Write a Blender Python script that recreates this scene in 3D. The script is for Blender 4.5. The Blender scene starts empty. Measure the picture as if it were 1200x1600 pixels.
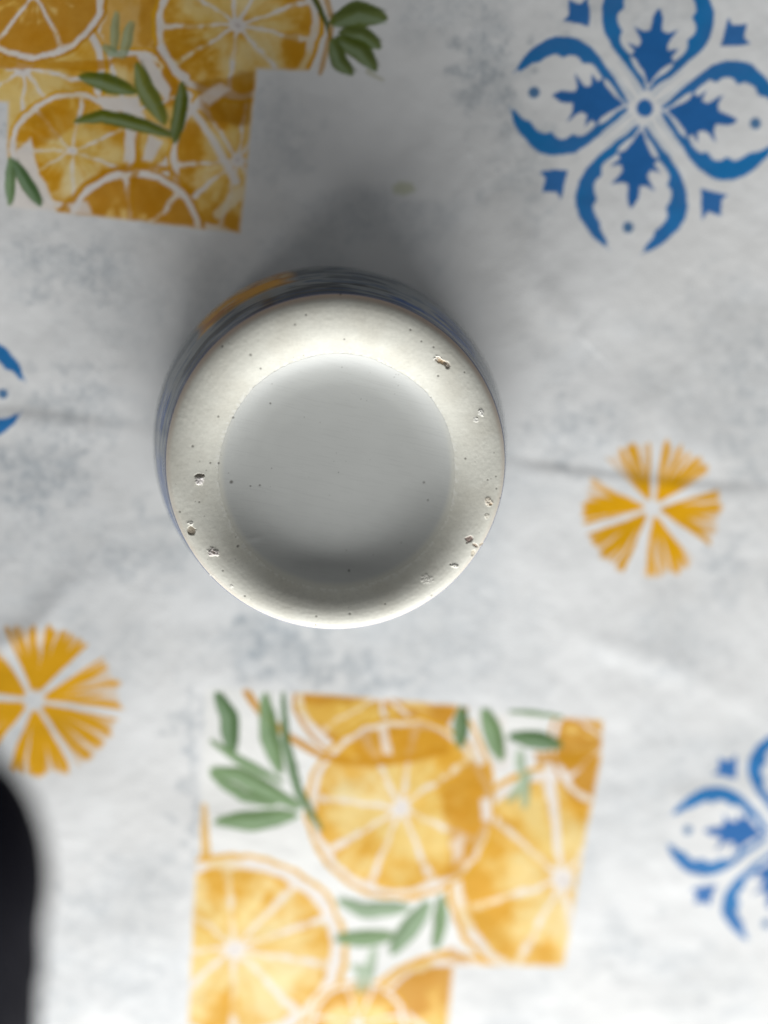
import bpy, math
import numpy as np
from mathutils import Vector, Matrix
rng = np.random.default_rng(7)

# ------------------------------------------------------------------ camera
CUP_H = 0.050                      # height of the upturned cup (m)
F = 1164.0                         # focal length in units of the 1200 x 1600 tracing
scene = bpy.context.scene
down = np.array([(469 - 600) / F, (800 - 529) / F, 1.0]); down /= np.linalg.norm(down)
Zc = -down                                           # world up seen from the camera (right, up, forward)
Yc = np.array([0, 1, 0]) - down * down[1]; Yc /= np.linalg.norm(Yc)
Xf = np.cross(Yc, Zc * np.array([1, 1, 1]))
# the (right, up, forward) frame is left-handed, so flip the cross product
Xc = -Xf
B = np.array([Xc, Yc, Zc])                           # world axes expressed in camera (right, up, forward)
def ray(px, py):
    v = np.stack([(np.asarray(px, float) - 600) / F, (800 - np.asarray(py, float)) / F, np.ones_like(np.asarray(px, float))], 0)
    return np.tensordot(B, v, axes=(1, 0))           # world direction
rb = ray(531.0, 736.0)
cam_pos = np.array([0, 0, CUP_H]) - rb * 0.165
cd = bpy.data.cameras.new("camera"); cam = bpy.data.objects.new("camera", cd)
scene.collection.objects.link(cam); scene.camera = cam
right_w, up_w, fwd_w = B @ np.array([1, 0, 0]), B @ np.array([0, 1, 0]), B @ np.array([0, 0, 1])
cam.matrix_world = Matrix(((right_w[0], up_w[0], -fwd_w[0], cam_pos[0]),
                           (right_w[1], up_w[1], -fwd_w[1], cam_pos[1]),
                           (right_w[2], up_w[2], -fwd_w[2], cam_pos[2]), (0, 0, 0, 1)))
cd.sensor_fit = 'VERTICAL'; cd.sensor_height = 36.0; cd.lens = F / 1600 * 36
cd.clip_start = 0.005; cd.clip_end = 50
cd.dof.use_dof = True; cd.dof.focus_distance = 0.166; cd.dof.aperture_fstop = 26.2 / 7.8
scene.render.resolution_x = 768; scene.render.resolution_y = 1024
scene.view_settings.view_transform = 'Standard'; scene.view_settings.look = 'None'
scene.view_settings.exposure = 0.0; scene.view_settings.gamma = 1

# ------------------------------------------------------------------ light: one soft window, dim room
w = bpy.data.worlds.new("World"); scene.world = w; w.use_nodes = True
w.node_tree.nodes['Background'].inputs[0].default_value = (0.97, 0.985, 1.0, 1)
w.node_tree.nodes['Background'].inputs[1].default_value = 0.15
ld = bpy.data.lights.new("window_light", 'AREA'); ld.shape = 'RECTANGLE'; ld.size = 1.9; ld.size_y = 0.56
ld.energy = 32.5; ld.color = (1.0, 1.0, 0.99)
lo = bpy.data.objects.new("window_light", ld); scene.collection.objects.link(lo)
lo.location = (-0.10, -0.93, 0.32)
lo.rotation_euler = (Vector((0.0, 0.0, 0.0)) - lo.location).to_track_quat('-Z', 'Y').to_euler()

# ------------------------------------------------------------------ small tools
def unproj(px, py, z):
    d = ray(px, py); t = (z - cam_pos[2]) / d[2]
    return cam_pos[0] + d[0] * t, cam_pos[1] + d[1] * t
def proj(x, y, z):
    v = np.stack([x - cam_pos[0], y - cam_pos[1], z - cam_pos[2]], 0)
    c = np.tensordot(B.T, v, axes=(1, 0))
    return 600 + F * c[0] / c[2], 800 - F * c[1] / c[2]
def sstep(a, b, x):
    t = np.clip((x - a) / (b - a), 0, 1); return t * t * (3 - 2 * t)
def hash_grid(seed, n=256):
    return np.random.default_rng(seed).random((n, n))
_g = {}
def vnoise(x, y, seed=0):
    if seed not in _g: _g[seed] = hash_grid(seed)
    g = _g[seed]; xi = np.floor(x).astype(int); yi = np.floor(y).astype(int)
    fx = x - xi; fy = y - yi; fx = fx * fx * (3 - 2 * fx); fy = fy * fy * (3 - 2 * fy)
    a = g[xi % 256, yi % 256]; b = g[(xi + 1) % 256, yi % 256]; c = g[xi % 256, (yi + 1) % 256]; d = g[(xi + 1) % 256, (yi + 1) % 256]
    return (a * (1 - fx) + b * fx) * (1 - fy) + (c * (1 - fx) + d * fx) * fy
def fbm(x, y, seed=0, o=4):
    s = 0; a = 0.5
    for i in range(o): s = s + a * vnoise(x * 2 ** i + 17 * i, y * 2 ** i + 5 * i, seed + i); a *= 0.5
    return s / (1 - 0.5 ** o)
def lin(h):
    c = np.array([int(h[i:i + 2], 16) / 255 for i in (0, 2, 4)])
    return np.where(c <= 0.04045, c / 12.92, ((c + 0.055) / 1.055) ** 2.4)

def mesh_grid(name, X, Y, Z, col=None, wrap=False, mat=None, parent=None, extra=None):
    """X, Y, Z: (n, m) arrays -> one quad sheet, wrapped along axis 1 if asked."""
    n, m = X.shape
    me = bpy.data.meshes.new(name)
    co = np.stack([X, Y, Z], -1).reshape(-1, 3).astype(np.float32)
    i = np.arange(n - 1)[:, None]; j = np.arange(m if wrap else m - 1)[None, :]
    j2 = (j + 1) % m
    f = np.stack([i * m + j, i * m + j2, (i + 1) * m + j2, (i + 1) * m + j], -1).reshape(-1, 4).astype(np.int32)
    me.vertices.add(len(co)); me.vertices.foreach_set('co', co.ravel())
    me.loops.add(f.size); me.loops.foreach_set('vertex_index', f.ravel())
    me.polygons.add(len(f)); me.polygons.foreach_set('loop_start', np.arange(0, f.size, 4, dtype=np.int32))
    me.polygons.foreach_set('loop_total', np.full(len(f), 4, np.int32))
    me.update(calc_edges=True); me.validate()
    me.polygons.foreach_set('use_smooth', np.ones(len(f), bool))
    if col is not None:
        a = me.color_attributes.new('print', 'FLOAT_COLOR', 'POINT')
        c4 = np.ones((len(co), 4), np.float32); c4[:, :3] = col.reshape(-1, 3)
        a.data.foreach_set('color', c4.ravel())
    o = bpy.data.objects.new(name, me); scene.collection.objects.link(o)
    if mat: me.materials.append(mat)
    if parent: o.parent = parent
    return o

def material(name, color=(0.8, 0.8, 0.8), rough=0.5, attr=False, coat=0.0, spec=0.5):
    m = bpy.data.materials.new(name); m.use_nodes = True
    nt = m.node_tree; b = nt.nodes['Principled BSDF']
    b.inputs['Base Color'].default_value = (*color, 1); b.inputs['Roughness'].default_value = rough
    b.inputs['Coat Weight'].default_value = coat; b.inputs['Coat Roughness'].default_value = 0.05
    b.inputs['Specular IOR Level'].default_value = spec
    if attr:
        a = nt.nodes.new('ShaderNodeAttribute'); a.attribute_name = 'print'
        nt.links.new(a.outputs['Color'], b.inputs['Base Color'])
    return m, nt, b
def add_bump(nt, b, scale, dist, detail=3, strength=0.5, prev=None):
    tc = nt.nodes.new('ShaderNodeTexCoord'); n = nt.nodes.new('ShaderNodeTexNoise')
    n.inputs['Scale'].default_value = scale; n.inputs['Detail'].default_value = detail
    nt.links.new(tc.outputs['Object'], n.inputs['Vector'])
    bp = nt.nodes.new('ShaderNodeBump'); bp.inputs['Strength'].default_value = strength; bp.inputs['Distance'].default_value = dist
    nt.links.new(n.outputs['Fac'], bp.inputs['Height'])
    if prev: nt.links.new(prev.outputs[0], bp.inputs['Normal'])
    nt.links.new(bp.outputs[0], b.inputs['Normal']); return bp

# ------------------------------------------------------------------ the printed cloth design
X0, Y0, X1, Y1 = -420, -420, 1620, 2020          # extent of the tracing of the print
W, H = X1 - X0, Y1 - Y0
gy, gx = np.mgrid[0:H, 0:W].astype(np.float32); gx += X0; gy += Y0
WHITE = lin('e8e9e9')
art = np.zeros((H, W, 3), np.float32); art[:] = WHITE
n1 = fbm(gx / 60, gy / 60, 11, 4).astype(np.float32)
n2 = fbm(gx / 14, gy / 14, 21, 3).astype(np.float32)
n3 = fbm(gx / 5, gy / 5, 31, 2).astype(np.float32)
wx = (fbm(gx / 22, gy / 22, 41, 3) - 0.5).astype(np.float32); wy = (fbm(gx / 22, gy / 22, 51, 3) - 0.5).astype(np.float32)

def window(x0, y0, x1, y1):
    a = max(int(x0) - X0 - 3, 0); b = min(int(x1) - X0 + 4, W); c = max(int(y0) - Y0 - 3, 0); d = min(int(y1) - Y0 + 4, H)
    return slice(c, max(d, c)), slice(a, max(b, a))
def blend(s, color, m, clip=None):
    if clip is not None: m = m * clip[s]
    c = np.asarray(color, np.float32)
    art[s] = art[s] * (1 - m[..., None]) + c * m[..., None]
def poly_mask(pts, warp=0.0, soft=0.8):
    p = np.asarray(pts, np.float32); s = window(p[:, 0].min() - 8, p[:, 1].min() - 8, p[:, 0].max() + 8, p[:, 1].max() + 8)
    x = gx[s] + wx[s] * warp; y = gy[s] + wy[s] * warp
    ins = np.zeros(x.shape, bool); dmin = np.full(x.shape, 1e9, np.float32); q = np.roll(p, -1, 0)
    for (ax, ay), (bx, by) in zip(p, q):
        if ay != by:
            c = ((ay > y) != (by > y)) & (x < (bx - ax) * (y - ay) / (by - ay) + ax); ins ^= c
        dx, dy = bx - ax, by - ay; t = np.clip(((x - ax) * dx + (y - ay) * dy) / (dx * dx + dy * dy + 1e-9), 0, 1)
        dmin = np.minimum(dmin, np.hypot(x - ax - t * dx, y - ay - t * dy))
    sd = np.where(ins, dmin, -dmin)
    return s, sstep(-soft, soft, sd).astype(np.float32)
def poly(pts, color, alpha=1.0, warp=0.0, soft=0.8, clip=None):
    s, m = poly_mask(pts, warp, soft); blend(s, color, m * alpha, clip)
def stroke(pts, w0, w1, color, alpha=1.0, clip=None, peak=None, soft=1.5):
    """tapered brush stroke along a polyline; peak = mid width for leaf shapes"""
    p = np.asarray(pts, np.float32); W_ = max(w0, w1, peak or 0) + 4
    s = window(p[:, 0].min() - W_, p[:, 1].min() - W_, p[:, 0].max() + W_, p[:, 1].max() + W_)
    x = gx[s] + wx[s] * 4; y = gy[s] + wy[s] * 4
    L = np.r_[0, np.cumsum(np.hypot(*np.diff(p, axis=0).T))]
    m = np.zeros(x.shape, np.float32); side = np.zeros(x.shape, np.float32)
    for k in range(len(p) - 1):
        dx, dy = p[k + 1] - p[k]; t = np.clip(((x - p[k][0]) * dx + (y - p[k][1]) * dy) / (dx * dx + dy * dy + 1e-9), 0, 1)
        d = np.hypot(x - p[k][0] - t * dx, y - p[k][1] - t * dy); u = (L[k] + t * (L[k + 1] - L[k])) / L[-1]
        wd = w0 + (w1 - w0) * u
        if peak: wd = wd + (peak - wd) * (np.clip(np.sin(np.pi * np.clip(u, 0, 1)), 0, 1) ** 0.7)
        mm = sstep(-soft, soft, wd / 2 - d); m = np.maximum(m, mm)
    if s[0].stop > s[0].start: blend(s, color, m * alpha, clip)
ORANGE, DEEP, BROWN = lin('e6b022'), lin('d09408'), lin('b68008')
YEL, CREAM, PITH = lin('edc862'), lin('f3e4b6'), lin('ece6e0')
GREEN, DKGREEN, SAGE = lin('71915f'), lin('4f7440'), lin('a9bda6')

def citrus(cx, cy, rx, ry, rot, clip, seed, nseg=9, dark=0.0, peel=ORANGE, pulp=0.84, mem=None):
    """one watercolour citrus slice: rind, pith, segments, core"""
    s = window(cx - rx - 8, cy - ry - 8, cx + rx + 8, cy + ry + 8)
    x = (gx[s] + wx[s] * 9 - cx) / rx; y = (gy[s] + wy[s] * 9 - cy) / ry
    r = np.hypot(x, y); a = np.arctan2(y, x) + rot
    c = clip[s]; r_ = np.random.default_rng(seed)
    blend(s, peel * (0.9 + 0.1), sstep(1.0, 0.985, r) * (0.75 + 0.35 * n1[s]).clip(0, 1), clip)
    blend(s, PITH, sstep(0.955, 0.93, r), clip); blend(s, YEL, sstep(0.955, 0.93, r) * sstep(.45, .8, n1[s]) * .55, clip)
    wd = 1.0 + r_.uniform(-.32, .32, nseg); ed = np.r_[0, np.cumsum(wd)]; ed = ed / ed[-1] * 2 * np.pi
    if mem is not None:
        ed = np.sort(np.mod(np.radians(mem), 2 * np.pi)); a = a - rot - ed[0]; ed = np.r_[ed - ed[0], 2 * np.pi]; nseg = len(ed) - 1
    am = np.mod(a, 2 * np.pi)
    for k in range(nseg):
        a0, a1 = ed[k], ed[k + 1]
        mid = (a0 + a1) / 2; inside = sstep(0, 0.03, (am - a0) * r - 0.004 - .024 * r * r) * sstep(0, 0.03, (a1 - am) * r - 0.004 - .024 * r * r); sect = ((am >= a0) & (am < a1)).astype(np.float32)
        corner = 1 - 0.06 * ((am - mid) / ((a1 - a0) / 2)).clip(-1, 1) ** 4
        m = inside * sstep(pulp * corner + 0.04, pulp * corner + 0.01, r) * sstep(0.07, 0.11, r)
        m = m + (1 - m) * sstep(.42, .72, n2[s]) * .55 * sstep(pulp + .05, pulp, r) * sstep(.1, .2, r) * sect
        out = sstep(0.34, 0.95, r + (n1[s] - 0.5) * 1.1 + .10 * np.abs((am - mid) / ((a1 - a0) / 2)).clip(0, 1) ** 2)
        t = np.clip(out + dark + (n2[s] - 0.5) * 0.7 + (vnoise(am * 9 + seed, r * 2.2 + wx[s] * 2, seed + 700) - .5) * .75 + 0.35 * sstep(0.3, 0.12, r), 0, 1)[..., None]
        q_ = r_.uniform(.25, .8); base = CREAM * (1 - q_) + YEL * q_
        t2 = np.clip((t - 0.6) * 2.5 * (dark * 1.6 + 0.25), 0, 1)
        col = base * (1 - t) + ORANGE * t; col = col * (1 - t2) + DEEP * t2
        mm = (m * 0.95 * c)[..., None]; art[s] = art[s] * (1 - mm) + col.astype(np.float32) * mm
    blend(s, PITH, sstep(0.105, 0.06, r), clip); blend(s, lin('b8a9a6'), sstep(0.05, 0.0, r) * 0.6, clip)
def leaf(pts, wid, color=GREEN, clip=None, alpha=0.95):
    wid = wid * 1.2; color = color * np.array([.95, .97, .85])
    stroke(pts, 4, 5, color, alpha, clip, peak=wid)
    p = np.asarray(pts, float); off = np.array([-(p[-1] - p[0])[1], (p[-1] - p[0])[0]]); off = off / (np.hypot(*off) + 1e-6)
    stroke(p + off * wid * 0.17, 1, 1, color * 0.45 + SAGE * 0.65, 0.55, clip, peak=wid * 0.35, soft=3)
    stroke(p - off * wid * 0.27, 1, 1, color * 0.6, 0.6, clip, peak=wid * 0.3, soft=3)

# grey-blue speckled wash all over the ground of the cloth
spots = [(760, 90, 60, 90, .9), (820, 260, 60, 90, .7), (1165, 640, 55, 190, .8), (1120, 560, 80, 90, .4), (110, 640, 110, 60, .7),
         (60, 740, 100, 70, .9), (210, 850, 110, 60, .6), (430, 1010, 120, 60, 1.0), (560, 1055, 190, 32, .9), (680, 1000, 70, 40, .5),
         (305, 1230, 28, 170, .9), (210, 1400, 110, 80, .6), (160, 1500, 120, 70, .45), (960, 1480, 70, 60, .6), (1100, 1540, 120, 60, .5),
         (110, 410, 130, 60, .7), (20, 180, 22, 60, .9), (430, 230, 60, 120, .35), (1050, 1000, 90, 80, .4), (1000, 1260, 60, 110, .3),
         (900, 680, 90, 50, .6), (1140, 470, 60, 70, .4), (880, 560, 60, 60, .3), (800, 1560, 90, 50, .35), (200, 500, 80, 60, .3), (930, 20, 70, 40, .5),
         (820, 1030, 50, 120, .25), (1150, 900, 60, 50, .6)]
cov = 0.42 * sstep(0.50, 0.68, fbm(gx / 170 + 3, gy / 170 + 9, 61, 3))
for (cx, cy, rx, ry, a) in spots:
    d = np.hypot((gx - cx + wx * 120) / rx, (gy - cy + wy * 120) / ry); cov = np.maximum(cov, a * sstep(1.25, 0.35, d))
speck = sstep(0.34, 0.74, n3 * 0.38 + n2 * 0.62)
art = (art * (1 - (cov * (0.34 + 0.46 * speck))[..., None]) + lin('a3acb3') * (cov * (0.34 + 0.46 * speck))[..., None]).astype(np.float32)
tint = (0.25 * sstep(0.5, 0.75, fbm(gx / 130 + 40, gy / 130, 71, 3)))[..., None]
art = (art * (1 - tint) + lin('d8d7d4') * tint).astype(np.float32)
poly([(612, 290), (622, 284), (645, 288), (650, 298), (632, 306), (616, 302)], lin('c3c7a8'), .7, 6, 4)

def canvas_clip(pts, warp=3):
    s, m = poly_mask(pts, warp, 4.0); c = np.zeros((H, W), np.float32); c[s] = m; return c
def honey(clip, amt, x0, y0, x1, y1):
    s = window(x0, y0, x1, y1); o = sstep(.62, .30, art[s][..., 2] / (art[s][..., 0] + .01)) * clip[s]
    k_ = (o * (amt * sstep(.35, .75, n1[s] * .7 + n2[s] * .3) + .12 * n3[s]))[..., None]; art[s] = (art[s] * (1 - k_ * np.array([.16, .34, .95]))).astype(np.float32)
# --- citrus patch, upper left
c1 = canvas_clip([(-330, -360), (530, -360), (513, 108), (400, 106), (374, 362), (92, 330), (10, 322), (12, 158), (-330, 120)])
blend((slice(0, H), slice(0, W)), lin('ebe9e4'), c1)
citrus(-60, -150, 120, 120, .4, c1, 90, 9, .2)
citrus(120, -110, 110, 110, 1.4, c1, 91, 9, .2)
citrus(330, -200, 130, 120, 1.0, c1, 92, 9, .1)
citrus(470, -320, 130, 120, 1.0, c1, 93, 9, .1)
citrus(-150, 30, 120, 110, 1.0, c1, 95, 9, .1)
poly([(150, -20), (262, -20), (250, 110), (175, 105), (160, 60)], ORANGE, .8, 25, 5, c1)
poly([(225, -20), (290, -20), (228, 75), (212, 60)], DEEP, .75, 15, 4, c1)
citrus(200, 175, 110, 105, .3, c1, 12, 8, .35)
citrus(372, 250, 112, 130, .9, c1, 13, 8, .25)
citrus(370, 38, 136, 124, .25, c1, 3, 10, .15, mem=[144, 97, 52, 13, -20, -60, -100, -140, 180])
citrus(35, 108, 135, 128, .1, c1, 4, 8, .02, mem=[10, 52, 90, 145, 190, 240, -30])
citrus(52, -12, 118, 110, .0, c1, 5, 7, .85, DEEP)
poly([(-60, 70), (20, 92), (90, 96), (180, 92), (170, 108), (80, 110), (0, 104), (-60, 92)], DEEP, .85, 8, 2, c1)
citrus(112, 235, 104, 96, .5, c1, 6, 9, .05, mem=[150, 88, 22, -25, -80, -130, 180])
poly([(42, 190), (75, 165), (115, 168), (118, 195), (80, 220), (45, 230)], DEEP, .6, 16, 4, c1)
poly([(305, 128), (398, 112), (392, 195), (318, 190)], BROWN, .75, 14, 5, c1)
poly([(310, 150), (345, 130), (360, 140), (325, 165)], PITH, .65, 10, 4, c1)
stroke([(293, 160), (330, 215), (368, 282)], 9, 13, PITH, .95, c1)
stroke([(250, 75), (275, 112), (290, 120)], 13, 13, PITH, .95, c1)
stroke([(238, 70), (262, 105), (278, 140)], 6, 6, DEEP, .8, c1)
poly([(212, 85), (232, 82), (268, 140), (262, 160), (236, 128)], PITH, .95, 5, 2, c1)
citrus(208, 372, 116, 112, 1.57 / 2, c1, 8, 6, .75, DEEP)
stroke([(90, 332), (130, 290), (165, 268), (208, 258), (262, 262), (300, 300)], 9, 8, DEEP, .85, c1)
stroke([(132, 302), (160, 282), (185, 272)], 6, 10, PITH, .95, c1); stroke([(212, 270), (245, 276), (285, 300)], 12, 7, PITH, .95, c1)
poly([(150, 148), (215, 152), (228, 185), (205, 178), (158, 168)], PITH, .95, 5, 2, c1)
poly([(196, 202), (216, 205), (205, 250), (192, 252)], PITH, .9, 5, 2, c1); poly([(232, 210), (254, 222), (236, 252), (222, 250)], PITH, .9, 5, 2, c1)
stroke([(216, 195), (214, 262), (200, 300), (205, 345)], 8, 14, DEEP, .7, c1)
poly([(105, 318), (135, 312), (140, 336), (110, 332)], PITH, .8, 8, 3, c1)
stroke([(340, 335), (375, 300)], 14, 20, lin('f1e2c0'), .8, c1); poly([(12, 250), (45, 215), (60, 270), (90, 330), (12, 330)], PITH, .95, 6, 3, c1)
honey(c1, .6, -400, -400, 540, 400)
OL = lin('65741a'); OL2 = lin('7d8636')
for p_, wd, co in [([(123, 118), (165, 128), (212, 142)], 25, OL), ([(117, 188), (160, 180), (225, 196), (272, 212)], 20, OL),
                   ([(213, 98), (228, 140), (258, 192)], 26, OL2), ([(286, 128), (282, 165), (272, 222)], 19, OL), ([(15, 246), (14, 318)], 14, GREEN),
                   ([(20, 250), (40, 285), (62, 320)], 18, DKGREEN)]: leaf(p_, wd, co * 0.95)
for p_, wd in [([(180, 18), (178, 80)], 12), ([(205, 32), (190, 88)], 15), ([(160, 72), (185, 86)], 14)]: leaf(p_, wd, lin('9bab88'), None, .7)
# olive sprig beyond the patch
stroke([(488, -10), (510, 35), (520, 75)], 10, 6, lin('4b5c1c'), .95)
stroke([(505, -15), (520, 30), (512, 72), (500, 112)], 10, 8, lin('c8963a'), .75)
for p_, wd in [([(515, 35), (560, 20), (605, 28)], 34), ([(530, 50), (565, 55), (594, 72)], 26), ([(525, 58), (565, 80), (588, 108)], 26), ([(520, 60), (530, 95), (550, 115)], 22)]:
    leaf(p_, wd, lin('64742a'), None, .95)
stroke([(575, 112), (598, 124)], 8, 4, lin('a8a77a'), .5)
# --- citrus patch, below the cup
c2 = canvas_clip([(322, 1074), (640, 1096), (942, 1128), (938, 1190), (915, 1300), (880, 1510), (708, 1508), (686, 1720), (290, 1720), (300, 1500), (308, 1330)])
blend((slice(0, H), slice(0, W)), lin('eeeeeb'), c2)
citrus(596, 1085, 140, 112, .45, c2, 31, 7, .75, DEEP)
poly([(462, 1098), (595, 1098), (592, 1150), (545, 1152), (480, 1125)], YEL, .55, 15, 6, c2)
citrus(880, 1374, 184, 182, .2, c2, 32, 9, .02, mem=[-138, 161, 117, -99, -55, -10, 40, 80])
citrus(626, 1263, 152, 146, .35, c2, 34, 9, 0, lin('e2ae2c'), .86, mem=[188, 148, 111, 68, 25, -37, -80, -115])
stroke([(385, 1080), (410, 1118), (450, 1150), (505, 1182), (560, 1192), (620, 1190), (690, 1172)], 13, 12, DEEP, .9, c2)
poly([(550, 1150), (600, 1135), (660, 1130), (700, 1150), (705, 1178), (640, 1195), (560, 1192)], DEEP, .75, 14, 4, c2)
poly([(590, 1135), (605, 1133), (612, 1180), (598, 1178)], PITH, .7, 6, 2, c2)
poly([(686, 1240), (735, 1190), (770, 1200), (772, 1290), (745, 1330), (715, 1370), (690, 1378), (705, 1320)], DEEP, .7, 20, 5, c2)
poly([(752, 1250), (770, 1246), (768, 1284), (752, 1282)], PITH, .9, 8, 3, c2); poly([(706, 1312), (728, 1306), (722, 1345), (706, 1350)], PITH, .6, 12, 3, c2)
citrus(955, 1160, 98, 108, .4, c2, 35, 7, .85, DEEP)
poly([(835, 1175), (945, 1180), (948, 1200), (840, 1196)], DEEP, .8, 6, 2, c2); stroke([(858, 1200), (866, 1260), (872, 1330)], 15, 11, PITH, .9, c2)
stroke([(735, 1128), (752, 1165), (770, 1215)], 7, 8, ORANGE, .8, c2); stroke([(735, 1150), (752, 1190)], 9, 13, PITH, .8, c2); poly([(742, 1118), (790, 1120), (795, 1200), (775, 1212)], PITH, .8, 5, 3, c2)
citrus(366, 1484, 180, 152, .12, c2, 36, 9, -.04, lin('e6b434'), .82, mem=[-94, -52, -22, 11, 50, 91, 135, 178, -135])
citrus(705, 1640, 170, 148, .8, c2, 37, 8, .45); citrus(560, 1600, 78, 70, .2, c2, 38, 7, .3)
stroke([(596, 1545), (640, 1512), (700, 1488)], 7, 9, ORANGE, .9, c2); stroke([(318, 1262), (322, 1340)], 10, 18, ORANGE, .7, c2)
stroke([(706, 1490), (726, 1508)], 18, 18, DEEP, .6, c2)
honey(c2, .34, 280, 1060, 960, 1800)
for p_, wd, co in [([(338, 1082), (358, 1120), (362, 1182)], 26, DKGREEN), ([(330, 1158), (370, 1188), (440, 1222)], 12, GREEN), ([(328, 1205), (372, 1212), (440, 1248), (470, 1262)], 24, GREEN),
                   ([(328, 1212), (380, 1245), (430, 1258)], 16, GREEN), ([(335, 1286), (400, 1282), (465, 1274)], 27, GREEN), ([(414, 1084), (420, 1150), (438, 1208)], 25, GREEN),
                   ([(442, 1084), (446, 1160), (468, 1240), (500, 1296)], 13, DKGREEN), ([(722, 1104), (718, 1168)], 21, DKGREEN), ([(756, 1108), (772, 1150), (782, 1188)], 26, GREEN),
                   ([(796, 1152), (840, 1156), (878, 1166)], 24, DKGREEN), ([(798, 1112), (878, 1120)], 7, GREEN), ([(528, 1408), (570, 1424), (640, 1420)], 22, lin('8ba287')),
                   ([(524, 1468), (570, 1466), (618, 1464)], 23, GREEN), ([(612, 1492), (640, 1452), (672, 1412)], 28, lin('7f9a78')), ([(682, 1484), (688, 1448), (692, 1402)], 19, GREEN)]: leaf(p_, wd, co)
for p_, wd in [([(812, 1172), (815, 1215)], 14), ([(830, 1208), (795, 1252)], 14), ([(822, 1210), (820, 1262)], 13), ([(548, 1510), (582, 1520)], 13), ([(585, 1480), (572, 1545)], 14), ([(560, 1515), (562, 1552)], 10)]: leaf(p_, wd, SAGE, None, .75)

# --- yellow pinwheels
def pinwheel(cx, cy, R, wedges, seed, sq=1.0):
    s = window(cx - R - 8, cy - R - 8, cx + R + 8, cy + R + 8)
    x = gx[s] - cx + wx[s] * 3; y = (cy - gy[s] + wy[s] * 3) * sq; r = np.hypot(x, y) / R; a = np.degrees(np.arctan2(y, x))
    for k, (a0, a1) in enumerate(wedges):
        mid = (a0 + a1) / 2; hw = (a1 - a0) / 2 + 4.0; d = np.mod(a - mid + 180, 360) - 180
        cut = sstep(0, 3.0, (hw - np.abs(d)) * np.pi / 180 * r * R - 1.2 + np.minimum(r * 0, 0))
        nz = vnoise(d / 3.1 + 31 * k, r * 1.6 + 5, seed); nz2 = vnoise(d / 1.3 + 11 * k, r * 2.2, seed + 3)
        dens = sstep(0.15, 0.62, 1.46 - r * 1.05 + (nz - 0.5) * 1.1 + (nz2 - 0.5) * 0.7)
        ln = sstep(0.06, -0.02, r - 0.90 - 0.12 * nz)
        m = cut * sstep(0.09, 0.17, r) * ln * (0.26 + 0.74 * dens)
        blend(s, lin('e2a60c') * (0.94 + 0.1 * (k % 2)), m.astype(np.float32))
pinwheel(1020, 795, 108, [(94, 130), (34, 79), (-30, 14), (-95, -54), (-156, -117), (155, 191)], 101)
pinwheel(52, 1096, 138, [(53, 106), (-4, 34), (-57, -17), (-106, -67), (122, 167), (183, 232)], 111, 1.16)
pinwheel(-230, 250, 120, [(20, 60), (80, 120), (140, 180), (200, 240), (260, 300), (320, 360)], 121)
pinwheel(1400, 950, 120, [(20, 60), (80, 120), (140, 180), (200, 240), (260, 300), (320, 360)], 131)
# --- blue tile flowers (one quarter drawn along its axis, four times)
outer = [(78, 16), (120, 62), (160, 108), (203, 152), (250, 198), (300, 236), (355, 262), (413, 270), (470, 262), (520, 238), (575, 190), (612, 144), (648, 70)]
_u = np.linspace(628, 82, 60); _o = np.array(outer); _s = np.linspace(0, 1, 60)
_th = 94 * np.sin(np.pi * _s ** 0.75) ** 0.55 * (1 - .22 * _s) + 10
inner = [(u_, max(v_, 6)) for u_, v_ in zip(_u - 10 * np.sin(np.pi * _s), np.interp(_u, _o[:, 0], _o[:, 1]) - _th + 22 * np.abs(np.sin(np.pi * 5.4 * _s + .3)) * np.sin(np.pi * _s) ** .5 - 6)]
leafh = [(108, 0), (165, 32), (205, 66), (222, 96), (245, 80), (280, 112), (268, 64), (292, 56), (318, 70), (355, 100), (338, 52), (345, 26), (400, 22), (430, 10), (442, 0)]
crown = [(452, 0), (500, -36), (557, -84), (556, -44), (612, -6), (562, 32), (570, 78), (505, 40)]
def flower(c, ex, ey, fade=0.0):
    c = np.array(c, float); ex = np.array(ex, float); ey = np.array(ey, float)
    def T(pts, q, d=0):
        th = math.radians(q * 90 + d); p = np.asarray(pts, float)
        u = p[:, 0] * math.cos(th) - p[:, 1] * math.sin(th); v = p[:, 0] * math.sin(th) + p[:, 1] * math.cos(th)
        return c + u[:, None] * ex + v[:, None] * ey
    BL = lin('0d68a4')
    for q in range(4):
        for sg in (1, -1):
            fl = lambda L: [(u, v * sg) for u, v in L]
            s, m = poly_mask(T(fl(outer + inner), q), 5, 1.4)
            t = (0.94 + 0.06 * n1[s]); shade = sstep(0.3, 0.7, n1[s])[..., None]
            bl = (lin('056cb0') * (1 - shade) + lin('0a76b8') * shade)
            mm = (m * t)[..., None]; art[s] = (art[s] * (1 - mm) + bl * mm).astype(np.float32)
            stroke(T([(62, 34 * sg), (120, 84 * sg), (190, 158 * sg)], q), 3, 1, lin('5e8fb5'), .5)
        poly(T([(275 + (u - 275) * 1.05, v * 1.1) for u, v in leafh + [(u, -v) for u, v in leafh[::-1]][1:-1]], q), lin('0064ac'), .97, 6, 1.3)
        th = np.linspace(0, 2 * np.pi, 14)[:-1]
        poly(T(np.stack([536 + 27 * np.cos(th), 27 * np.sin(th)], 1), q), lin('1f6ba0'), .9, 3, 1.5)
        poly(T(crown, q, 45), lin('0068b0'), .95, 5, 1.3)
    poly(T(np.stack([40 * np.cos(th), 40 * np.sin(th)], 1), 0), lin('0068b0'), .97, 3, 1.5)
k = 1 / 2.857
flower((1009, 168), (0.325, 0.045), (-0.05, 0.348))
flower((1225, 1305), (0.280, 0.014), (-0.048, 0.262))
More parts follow.
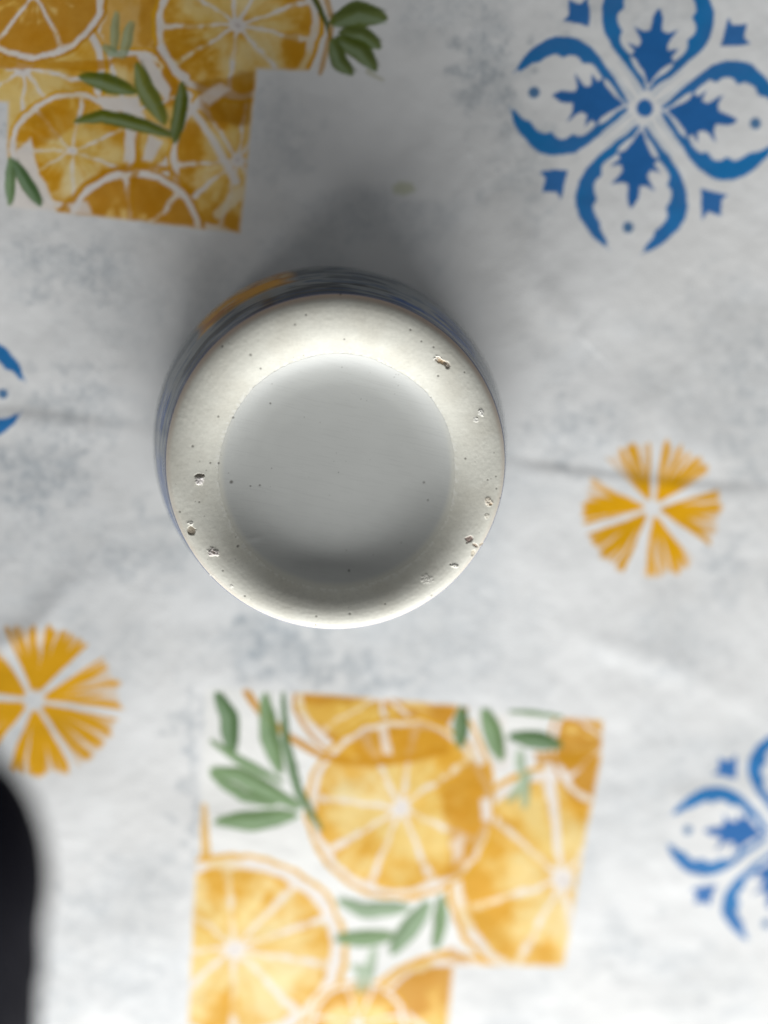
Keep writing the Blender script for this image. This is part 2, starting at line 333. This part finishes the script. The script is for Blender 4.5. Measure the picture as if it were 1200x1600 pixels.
flower((-158, 590), (0.30, 0.047), (-0.04, 0.30))

# ------------------------------------------------------------------ tablecloth: a sheet, fine in the middle, coarse outside
def axis(lo, hi, step, far, nfar):
    mid = np.arange(lo, hi + step / 2, step); g = np.geomspace(step, far, nfar).cumsum()
    g = g / g[-1] * far
    return np.r_[lo - g[::-1], mid, hi + g]
ux, uy = axis(-0.165, 0.185, 0.00042, 0.55, 40), axis(-0.235, 0.205, 0.00042, 0.55, 40)
GX, GY = np.meshgrid(ux, uy, indexing='ij')
px, py = proj(GX, GY, np.zeros_like(GX))
fx = np.clip(px - X0, 0, W - 1.001); fy = np.clip(py - Y0, 0, H - 1.001)
ix = fx.astype(int); iy = fy.astype(int); a = (fx - ix)[..., None]; b_ = (fy - iy)[..., None]
col = (art[iy, ix] * (1 - a) + art[iy, ix + 1] * a) * (1 - b_) + (art[iy + 1, ix] * (1 - a) + art[iy + 1, ix + 1] * a) * b_
out = ((px < X0 + 4) | (px > X1 - 4) | (py < Y0 + 4) | (py > Y1 - 4))
col[out] = WHITE
def ridge(pts, wid, h, skew=0.0):
    """fold line through traced points; returns height"""
    P = np.array([unproj(x, y, 0) for x, y in pts]); z = np.zeros_like(GX); dbest = np.full(GX.shape, 1e9); sgn = np.zeros_like(GX); tt = np.zeros_like(GX)
    for q in range(len(P) - 1):
        d = P[q + 1] - P[q]; t = np.clip(((GX - P[q][0]) * d[0] + (GY - P[q][1]) * d[1]) / (d @ d), 0, 1)
        ex_, ey_ = GX - P[q][0] - t * d[0], GY - P[q][1] - t * d[1]; dd = np.hypot(ex_, ey_); m = dd < dbest
        dbest = np.where(m, dd, dbest); sgn = np.where(m, np.sign(d[0] * ey_ - d[1] * ex_), sgn); tt = np.where(m, (q + t) / (len(P) - 1), tt)
    s = dbest * sgn; amp = np.sin(np.pi * np.clip(tt, 0.02, 0.98)) ** 0.4
    amp = amp * (.25 + 1.3 * fbm(GX / .018 + h * 9000, GY / .03, 231, 2))
    return h * amp * (np.exp(-(s / wid) ** 2) + skew * (s / wid) * np.exp(-(s / (2.2 * wid)) ** 2))
GZ = 0.0009 * (fbm(GX / 0.055 + 7, GY / 0.055 + 3, 201, 3) - 0.5) * 2
GZ += 0.00010 * (fbm(GX / 0.006 + 7, GY / 0.006 + 3, 211, 3) - 0.5) * 2
GZ += ridge([(-300, 610), (60, 640), (160, 652), (260, 668), (420, 690)], 0.0022, -0.00017, 0.8)
GZ += ridge([(700, 706), (820, 718), (950, 735), (1100, 752), (1260, 762), (1500, 770)], 0.0022, -0.00017, 0.8)
GZ += ridge([(880, 985), (960, 1015), (1060, 1050), (1140, 1100)], 0.0050, 0.00040, 0.3)
GZ += ridge([(760, 300), (830, 450), (900, 520)], 0.005, 0.0006, 0.3)
GZ += ridge([(120, 900), (60, 980), (-60, 1040)], 0.004, 0.0005, 0.3)
rr = np.hypot(GX, GY); GZ *= 0.25 + 0.75 * sstep(0.046, 0.066, rr); GZ -= GZ.max() * 0 + 0.0004
GZ = np.where(rr < 0.052, np.minimum(GZ, -0.0001), GZ)
mc, nt, bs = material('printed_cloth', rough=0.55, attr=True, spec=0.12)
bp = add_bump(nt, bs, 1400, 0.00006, 2, 0.35)
cloth = mesh_grid('tablecloth', GX, GY, GZ, col=col, mat=mc)
cloth['label'] = 'white tablecloth printed with orange slices, yellow pinwheels and blue tile flowers, under the upturned cup'; cloth['category'] = 'tablecloth'

# table under the cloth
def box(name, x0, x1, y0, y1, z0, z1, mat):
    me = bpy.data.meshes.new(name); v = [(x, y, z) for z in (z0, z1) for y in (y0, y1) for x in (x0, x1)]
    me.from_pydata(v, [], [(0, 2, 3, 1), (4, 5, 7, 6), (0, 1, 5, 4), (2, 6, 7, 3), (0, 4, 6, 2), (1, 3, 7, 5)]); me.materials.append(mat)
    o = bpy.data.objects.new(name, me); scene.collection.objects.link(o); return o
mt, _, _ = material('table_wood', (0.22, 0.13, 0.07), 0.5)
tb = box('table_top', -0.70, 0.72, -0.77, 0.74, -0.032, -0.004, mt); tb['kind'] = 'structure'

# ------------------------------------------------------------------ the upturned cup
cup = bpy.data.objects.new('ceramic_cup', None); scene.collection.objects.link(cup)
cup['label'] = 'white ceramic cup turned upside down on the cloth, bare cream foot with small chips'; cup['category'] = 'cup'
R0 = 0.0380
NT = 1500
th = np.linspace(0, 2 * np.pi, NT, endpoint=False)
cosT, sinT = np.cos(th), np.sin(th)
# height of the base against distance from its (slightly off-centre) middle
pr = np.array([0, 10, 16, 20, 23, 25, 26.5, 28, 29.5, 31, 32.6, 34.0, 35.2, 36.3, 37.3, 38.0]) / 1000
pz = np.array([-6.6, -6.6, -6.55, -6.35, -5.7, -4.8, -3.6, -2.3, -1.15, -0.5, -0.1, 0.0, -0.06, -0.32, -0.85, -1.75]) / 1000
fr = np.linspace(0, R0, 600)
def smooth(v, n):
    k_ = np.hanning(n); k_ /= k_.sum(); return np.convolve(np.pad(v, n // 2, mode='reflect', reflect_type='odd'), k_, 'valid')
f0 = np.interp(fr, pr, pz); fw = sstep(.0345, .031, fr); fz = smooth(smooth(f0, 61), 61) * fw + smooth(f0, 25) * (1 - fw)
def base_uv(x, y):
    r = np.hypot(x, y); wgt = sstep(0.0365, 0.027, r)
    return np.hypot(x, y + 0.0010 * wgt)
cream, creamd = lin('e2e1d6'), lin('d3d0c3')
chips = [  # traced x, y, half sizes, angle, depth (m), colour
    (688, 564, 9, 4.5, 28, -.00045, 'd9b98a'), (697, 570, 6, 4, 45, -.0004, 'aa9d8a'), (680, 561, 3.5, 2, 20, .00015, 'f6f2e8'), (686, 559, 9, 1.6, 28, .00012, 'f4efe4'),
    (312, 751, 6, 7, 0, .00042, 'f7f0ec'), (312, 743, 6, 3, 0, -.00045, '9a9182'), (300, 828, 7, 6.5, 20, -.00040, '9c8d72'), (298, 816, 4, 3, 0, .00018, 'f2efe4'),  # the grey-brown mark above the raised white chip paints its shadow
    (334, 862, 8, 6.5, 30, .00035, 'f3e8e2'), (334, 861, 3, 2.4, 30, -.00035, 'c6b6aa'), (732, 842, 6.5, 6, 0, -.00032, 'a08578'), (742, 851, 7, 3, 30, -.0003, 'b59d83'), (752, 851, 5, 2, -10, -.0002, 'b9a68a'),
    (739, 863, 4, 5, 0, -.0002, 'd9ceb6'), (709, 883, 6, 3, 15, .00028, 'efece0'), (703, 880, 2.5, 1.6, 0, -.0002, '8d8676'), (762, 783, 8, 6, 40, .00016, 'e9dcc6'), (765, 787, 3, 2, 0, -.0002, 'b79a72'),
    (750, 645, 5, 5, 0, .00018, 'f4f2ea'), (743, 655, 3.5, 4, 0, .00012, 'f2f0e8'), 
    (665, 903, 10, 7, 20, .00010, 'eae7dc'), (362, 915, 4, 3, 0, .0001, 'eeebe0'), (760, 805, 5, 5, 0, .0001, 'e3dcca'), (330, 900, 5, 3, 0, .00008, 'e9e6da')]
specks = [(359, 758, 2.6), (302, 696, 2.0), (392, 554, 2.0), (348, 541, 1.7), (383, 929, 1.9), (494, 960, 1.9), (546, 956, 2.1), (547, 900, 2.0), (674, 929, 1.7), (601, 941, 1.5), (684, 587, 1.8),
          (478, 492, 1.6), (461, 507, 1.6), (676, 542, 1.6), (407, 576, 1.6), (341, 651, 1.7), (363, 654, 1.7), (421, 633, 1.6), (728, 717, 1.7), (773, 743, 1.4), (774, 762, 1.6), (781, 778, 1.5),
          (668, 760, 1.8), (674, 788, 1.5), (282, 798, 1.8), (493, 975, 1.5), (404, 765, 1.6), (389, 766, 1.4), (349, 889, 1.6), (536, 575, 1.2), (770, 706, 1.3), (631, 856, 1.3), (640, 515, 1.6), (657, 533, 1.4),
          (532, 460, 1.6), (538, 530, 1.4), (724, 581, 1.4), (312, 783, 1.4), (306, 782, 1.1), (320, 805, 1.2), (328, 724, 1.5), (340, 726, 1.7), (322, 735, 1.3), (423, 738, 1.3), (676, 622, 1.3), (371, 855, 1.9), (760, 748, 1.5), (765, 746, 1.3)]
g2 = np.random.default_rng(5)
for _ in range(45):
    aa = g2.uniform(0, 2 * np.pi); q = g2.uniform(0, 1) ** .5 * 262; specks.append((530 + q * np.cos(aa), 722 + q * np.sin(aa), g2.uniform(.6, 1.15)))
def base_surface(x, y, glaze):
    r = np.hypot(x, y); z = np.interp(base_uv(x, y), fr, fz)
    z = z + 0.00010 * (fbm(x / .009 + 50, y / .009 + 50, 301, 3) - .5) * (r < 0.0372)
    if not glaze: z = z + 0.000030 * (fbm(x / .0007 + 90, y / .0007 + 90, 311, 2) - .5) * sstep(0.0374, 0.0368, r)
    if glaze: c = np.zeros(x.shape + (3,)) + lin('c9cbc8'); c = c * (1 + .07 * (fbm(x / .008 + 70, y / .008 + 70, 381, 4) - .5) - .05 * sstep(.74, .80, vnoise(x / .0016 + y / .0005, y / .00014 + x / .0007, 383)))[..., None]
    else:
        t = fbm(x / .006 + 30, y / .006 + 30, 321, 4)[..., None]; t = sstep(.35, .75, t) * .55
        c = cream * (1 - t) + creamd * t
        g_ = (fbm(x / .00045 + 10, y / .00045 + 10, 351, 2) - .5)[..., None]; c = c * (1 + .10 * g_)
        sc_ = sstep(.72, .8, vnoise(x / .0012 + y / .0006, y / .00012 - x / .0009, 361))[..., None]; c = c * (1 - .05 * sc_)
        db = np.hypot(x - bxo, y - byo) - .0268; g_ = (sstep(.0011, .0001, db) * sstep(.45, .6, fbm(x / .0005, y / .0005, 371, 2)))[..., None]; c = c * (1 - g_ * .5) + lin('f4f4ee') * g_ * .5  # sparkle along the glaze edge painted in as pale flecks
        e = sstep(0.0362, 0.0374, r)[..., None] * (.25 + .5 * sstep(-.2, .9, y / np.maximum(r, 1e-6)))[..., None]; c = c * (1 - e) + lin('c4ab98') * e  # brownish rim tint, stronger on the far side where its shade is painted in
        e = sstep(0.03765, 0.0379, r)[..., None] * .85; c = c * (1 - e) + lin('4a5f8c') * e
    if glaze:
        db = .0268 - np.hypot(x - bxo, y - byo); q_ = (sstep(.0016, .0, db) * (1 - .85 * sstep(-.1, .6, (y - byo) / .0268)))[..., None]; c = c * (1 - q_) + (cream * .93) * q_
    if glaze: # faint haze and streak in the glaze
        sx, sy = unproj(395, 850, CUP_H); d = np.hypot((x - sx) / .0016, (y - sy) / .0007); c = c + .04 * np.exp(-d ** 2)[..., None]
        z = z + 0.00010 * np.exp(-d ** 2)
    for (qx, qy, a_, b2, ang, dep, cc) in chips:
        sx, sy = unproj(qx, qy, CUP_H - .0008); u = .000143
        dx, dy = x - sx, y - sy
        m = (np.abs(dx) < u * 30) & (np.abs(dy) < u * 30)
        if not m.any(): continue
        t = math.radians(-ang); X_ = (dx[m] * math.cos(t) + dy[m] * math.sin(t)) / (a_ * u); Y_ = (-dx[m] * math.sin(t) + dy[m] * math.cos(t)) / (b2 * u)
        d = np.hypot(X_, Y_) + 1.0 * (fbm(x[m] / .0006 + 5, y[m] / .0006, 331, 3) - .5)
        k_ = sstep(1.15, .75, d); rough_ = (fbm(x[m] / .00028, y[m] / .00028, 341, 2) - .5)
        strong = min(1.0, abs(dep) / .0002)
        z[m] += k_ * (dep * .65 + rough_ * (.00035 if dep > 0 else .00018) * strong); kk = (k_ * (.35 + .6 * strong))[:, None]
        c[m] = c[m] * (1 - kk) + (lin(cc) * .85 + .12) * (1 + .5 * rough_[:, None] * strong).clip(.4, 1.3) * kk
    for (qx, qy, s_) in specks:
        sx, sy = unproj(qx, qy, CUP_H - .0012); u = .000125 * s_
        m = (np.abs(x - sx) < u * 4) & (np.abs(y - sy) < u * 4)
        if not m.any(): continue
        d = np.hypot(x[m] - sx, y[m] - sy) / u; k_ = sstep(1.7, .5, d) * (.68 if s_ > 1.3 else .35)
        z[m] -= k_ * .00005; c[m] = c[m] * (1 - k_[:, None]) + lin('3f3a30') * k_[:, None]
    return CUP_H + z, np.clip(c, 0, 1)
# irregular line where glaze stops; middle a little towards the viewer
bxo, byo = unproj(530, 743, CUP_H - .0025)
rbd = 0.0268 + 0.00012 * (fbm(cosT * 9 + 30, sinT * 9 + 30, 401, 3) - .5) * 2 + 0.00035 * (fbm(cosT * 2 + 30, sinT * 2 + 30, 411, 2) - .5) * 2
rbd = rbd + .00012 * (vnoise(th * 60, th * 0 + 3, 415) - .5)
bX, bY = bxo + rbd * cosT, byo + rbd * sinT
tr = np.linspace(0, 1, 150)[:, None]
tr = tr
RX = bX[None] * (1 - tr) + R0 * cosT[None] * tr; RY = bY[None] * (1 - tr) + R0 * sinT[None] * tr
RZ, RC = base_surface(RX, RY, False)
mu, nt, bu = material('bare_clay', rough=0.62, attr=True, spec=0.35)
b1 = add_bump(nt, bu, 2600, 0.00004, 3, 0.3)
bu.inputs['Subsurface Weight'].default_value = 0.0
ring = mesh_grid('foot_ring', RX[::-1], RY[::-1], RZ[::-1], col=RC[::-1], wrap=True, mat=mu, parent=cup)
td = np.linspace(0.004, 1, 170)[:, None]
DX = bxo + (bX[None] - bxo) * td; DY = byo + (bY[None] - byo) * td
DZ, DC = base_surface(DX, DY, True); DZ += 0.00006 * np.exp(-((1 - td) / .012) ** 2) * (0.2 + fbm(DX / .0006, DY / .0006, 421, 2))
mg, nt, bg = material('base_glaze', rough=0.42, attr=True, coat=0.0, spec=0.35)
add_bump(nt, bg, 900, 0.00003, 2, 0.25)
disc = mesh_grid('glazed_recess', DX[::-1], DY[::-1], DZ[::-1], col=DC[::-1], wrap=True, mat=mg, parent=cup)
disc['label'] = 'smooth grey-white glazed hollow in the middle of the base'
ring['label'] = 'rough cream unglazed foot ring with chips and dark specks'
# side wall, lip and inside
wp = [(38.0, 48.25), (38.1, 47.9), (38.35, 47.0), (39.2, 44.0), (40.2, 40.6), (41.6, 36.0), (42.9, 31.0), (44.3, 26.0), (45.4, 21.5), (46.1, 17.5), (46.5, 13.0), (46.7, 8.0), (46.6, 3.5), (46.4, 1.4), (46.0, .35), (45.3, .0), (44.6, .35), (44.1, 1.6),
      (44.2, 8), (43.6, 18), (40.0, 30), (34.5, 37.5), (31, 39.0), (25, 39.2), (.2, 39.3)]
wp = np.array(wp) / 1000
L = np.r_[0, np.cumsum(np.hypot(*np.diff(wp, axis=0).T))]; q = np.unique(np.r_[np.linspace(0, L[-1], 200), L])
wr, wz = np.interp(q, L, wp[:, 0]), np.interp(q, L, wp[:, 1])
ks = np.hanning(9); ks /= ks.sum()
wr2 = np.convolve(np.pad(wr, 4, mode='reflect', reflect_type='odd'), ks, 'valid'); wz2 = np.convolve(np.pad(wz, 4, mode='reflect', reflect_type='odd'), ks, 'valid')
t96 = np.linspace(0, 2 * np.pi, 360, endpoint=False)
WX, WY = wr2[:, None] * np.cos(t96), wr2[:, None] * np.sin(t96); WZ = np.repeat(wz2[:, None], 360, 1)
wob = 1 + 0.004 * (fbm(np.cos(t96)[None] * 2 + 20 + WZ * 0, np.sin(t96)[None] * 2 + 20 + WZ * 90, 501, 3) - .5)
fade_ = np.clip((0.0482 - WZ) / .004, 0, 1); WX = WX * (1 + (wob - 1) * fade_); WY = WY * (1 + (wob - 1) * fade_)
mw, nt, bw = material('white_glaze', (0.74, 0.75, 0.76), 0.07, spec=0.6)
mw, nt, bw = material('painted_reflection_glaze', rough=0.14, attr=True, spec=0.04); bw.inputs['IOR'].default_value = 1.4
A_ = np.degrees(np.repeat(t96[None], len(wz2), 0)); outside = (np.arange(len(wz2)) < 110)[:, None] & (WZ > .001)
nA = fbm(A_ / 7 + 20, WZ / .0011 + 30, 511, 3); nB = fbm(A_ / 16 + 60, WZ / .0030 + 80, 521, 3)
wc = np.zeros(WX.shape + (3,)) + lin('878d90')
def paint(mask, c, al):
    global wc
    k_ = (mask * al * outside)[..., None]; wc = wc * (1 - k_) + lin(c) * k_
paint(sstep(.50, .72, nA), '56657a', .8)                      # fine blue-grey streaks: wall reflections painted in, mixed with decoration
paint(sstep(.55, .68, nB), '32404f', .6)
def sector(a0, a1, z0, z1, s1=3.0, s2=.0015): return sstep(a0 - s1, a0 + s1, A_ + 6 * (nB - .5)) * sstep(a1 + s1, a1 - s1, A_ + 6 * (nB - .5)) * sstep(z0 - s2, z0 + s2, WZ + .004 * (nA - .5)) * sstep(z1 + s2, z1 - s2, WZ)
paint(sector(70, 150, .038, .060) * sstep(.35, .6, nB), '3a3d40', .75)  # dark shade and shadowed reflections painted in on the far side
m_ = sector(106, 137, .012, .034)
paint(m_, 'cc9400', 1.0); paint(m_ * sstep(.48, .62, nB), '9a5e08', .8); paint(m_ * sstep(.58, .68, nA), 'd8cfae', .8); paint(m_ * sstep(.5, .7, nA), '8a6a20', .45); paint(m_ * sstep(.46, .62, nB) * sstep(.030, .036, WZ), '5a6038', .8)  # golden patch: the orange print's reflection painted in, with decoration
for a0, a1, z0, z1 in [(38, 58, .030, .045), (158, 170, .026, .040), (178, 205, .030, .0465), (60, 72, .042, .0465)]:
    paint(sector(a0, a1, z0, z1) * sstep(.36, .5, nA), '07488c', .95)  # blue flower reflections painted in, with decoration
paint(np.exp(-((WZ - .0470) / .0005) ** 2), '33486e', .85); paint(np.exp(-((WZ - .0440) / .0004) ** 2), '3f5680', .6)
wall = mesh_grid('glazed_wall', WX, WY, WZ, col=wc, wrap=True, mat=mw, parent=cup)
wall['label'] = 'glossy side of the cup with decoration and cloth reflections painted in as blue streaks and an orange patch'

# ------------------------------------------------------------------ dark sleeve reaching in at the lower left
sx0, sy0 = unproj(-414, 1262, 0.140); sx1, sy1 = unproj(-372, 1620, 0.136)
pa = np.array([[sx0 - .002, sy0 + .001, .140], [sx0, sy0 - .008, .140], [sx1 - .001, sy1, .136], [sx1 - .022, sy1 - .04, .120], [sx1 - .085, sy1 - .12, .075], [sx1 - .15, sy1 - .20, .034]])
Lp = np.r_[0, np.cumsum(np.linalg.norm(np.diff(pa, axis=0), axis=1))]; sp = np.linspace(0, Lp[-1], 220)
cen = np.stack([np.interp(sp, Lp, pa[:, i]) for i in range(3)], 1)
kk = np.hanning(25); kk /= kk.sum()
cen = np.stack([np.convolve(np.pad(cen[:, i], 12, mode='reflect', reflect_type='odd'), kk, 'valid') for i in range(3)], 1)
tan = np.gradient(cen, axis=0); tan /= np.linalg.norm(tan, axis=1)[:, None]
sd_ = np.cross(tan, [0, 0, 1]); sd_ /= np.linalg.norm(sd_, axis=1)[:, None]; upv = np.cross(sd_, tan)
tt = np.linspace(0, 2 * np.pi, 160, endpoint=False)
S_, T_ = np.meshgrid(sp, tt, indexing='ij')
rad = 0.0300 + .006 * S_ / Lp[-1] + .0010 * np.sin(S_ / .011 + 2.1 * np.sin(T_ + 1) + 1.3) * (.5 + .5 * np.sin(T_ * 1.0 + 2)) + .0010 * (fbm(S_ / .01, np.cos(T_) * 3 + 9, 601, 3) - .5) * 2
rad *= (1 - .12 * np.exp(-(S_ / .004) ** 2))
def tube(rad_, lo=0, hi=None):
    r_ = rad_[lo:hi]; return [cen[lo:hi, None, i] + r_ * (np.cos(T_[lo:hi]) * sd_[lo:hi, None, i] + 0.42 * np.sin(T_[lo:hi]) * upv[lo:hi, None, i]) for i in range(3)]
O = tube(rad); I = tube(rad * .93, 0, 60)
fx_ = [np.concatenate([i_[::-1], o_], 0) for i_, o_ in zip(I, O)]
ms, nt, b5 = material('navy_knit', (0.0025, 0.0026, 0.008), 0.95, spec=0.15)
wv = nt.nodes.new('ShaderNodeTexWave'); tcx = nt.nodes.new('ShaderNodeTexCoord'); wv.inputs['Scale'].default_value = 260; wv.inputs['Distortion'].default_value = 1.5
nt.links.new(tcx.outputs['Object'], wv.inputs['Vector']); bq = nt.nodes.new('ShaderNodeBump'); bq.inputs['Distance'].default_value = .0004
nt.links.new(wv.outputs['Fac'], bq.inputs['Height']); nt.links.new(bq.outputs[0], b5.inputs['Normal'])
slv = mesh_grid('jacket_sleeve', fx_[0], fx_[1], fx_[2], wrap=True, mat=ms)
slv['label'] = 'dark navy fabric sleeve, blurred, reaching in at the lower left corner over the cloth'; slv['category'] = 'sleeve'
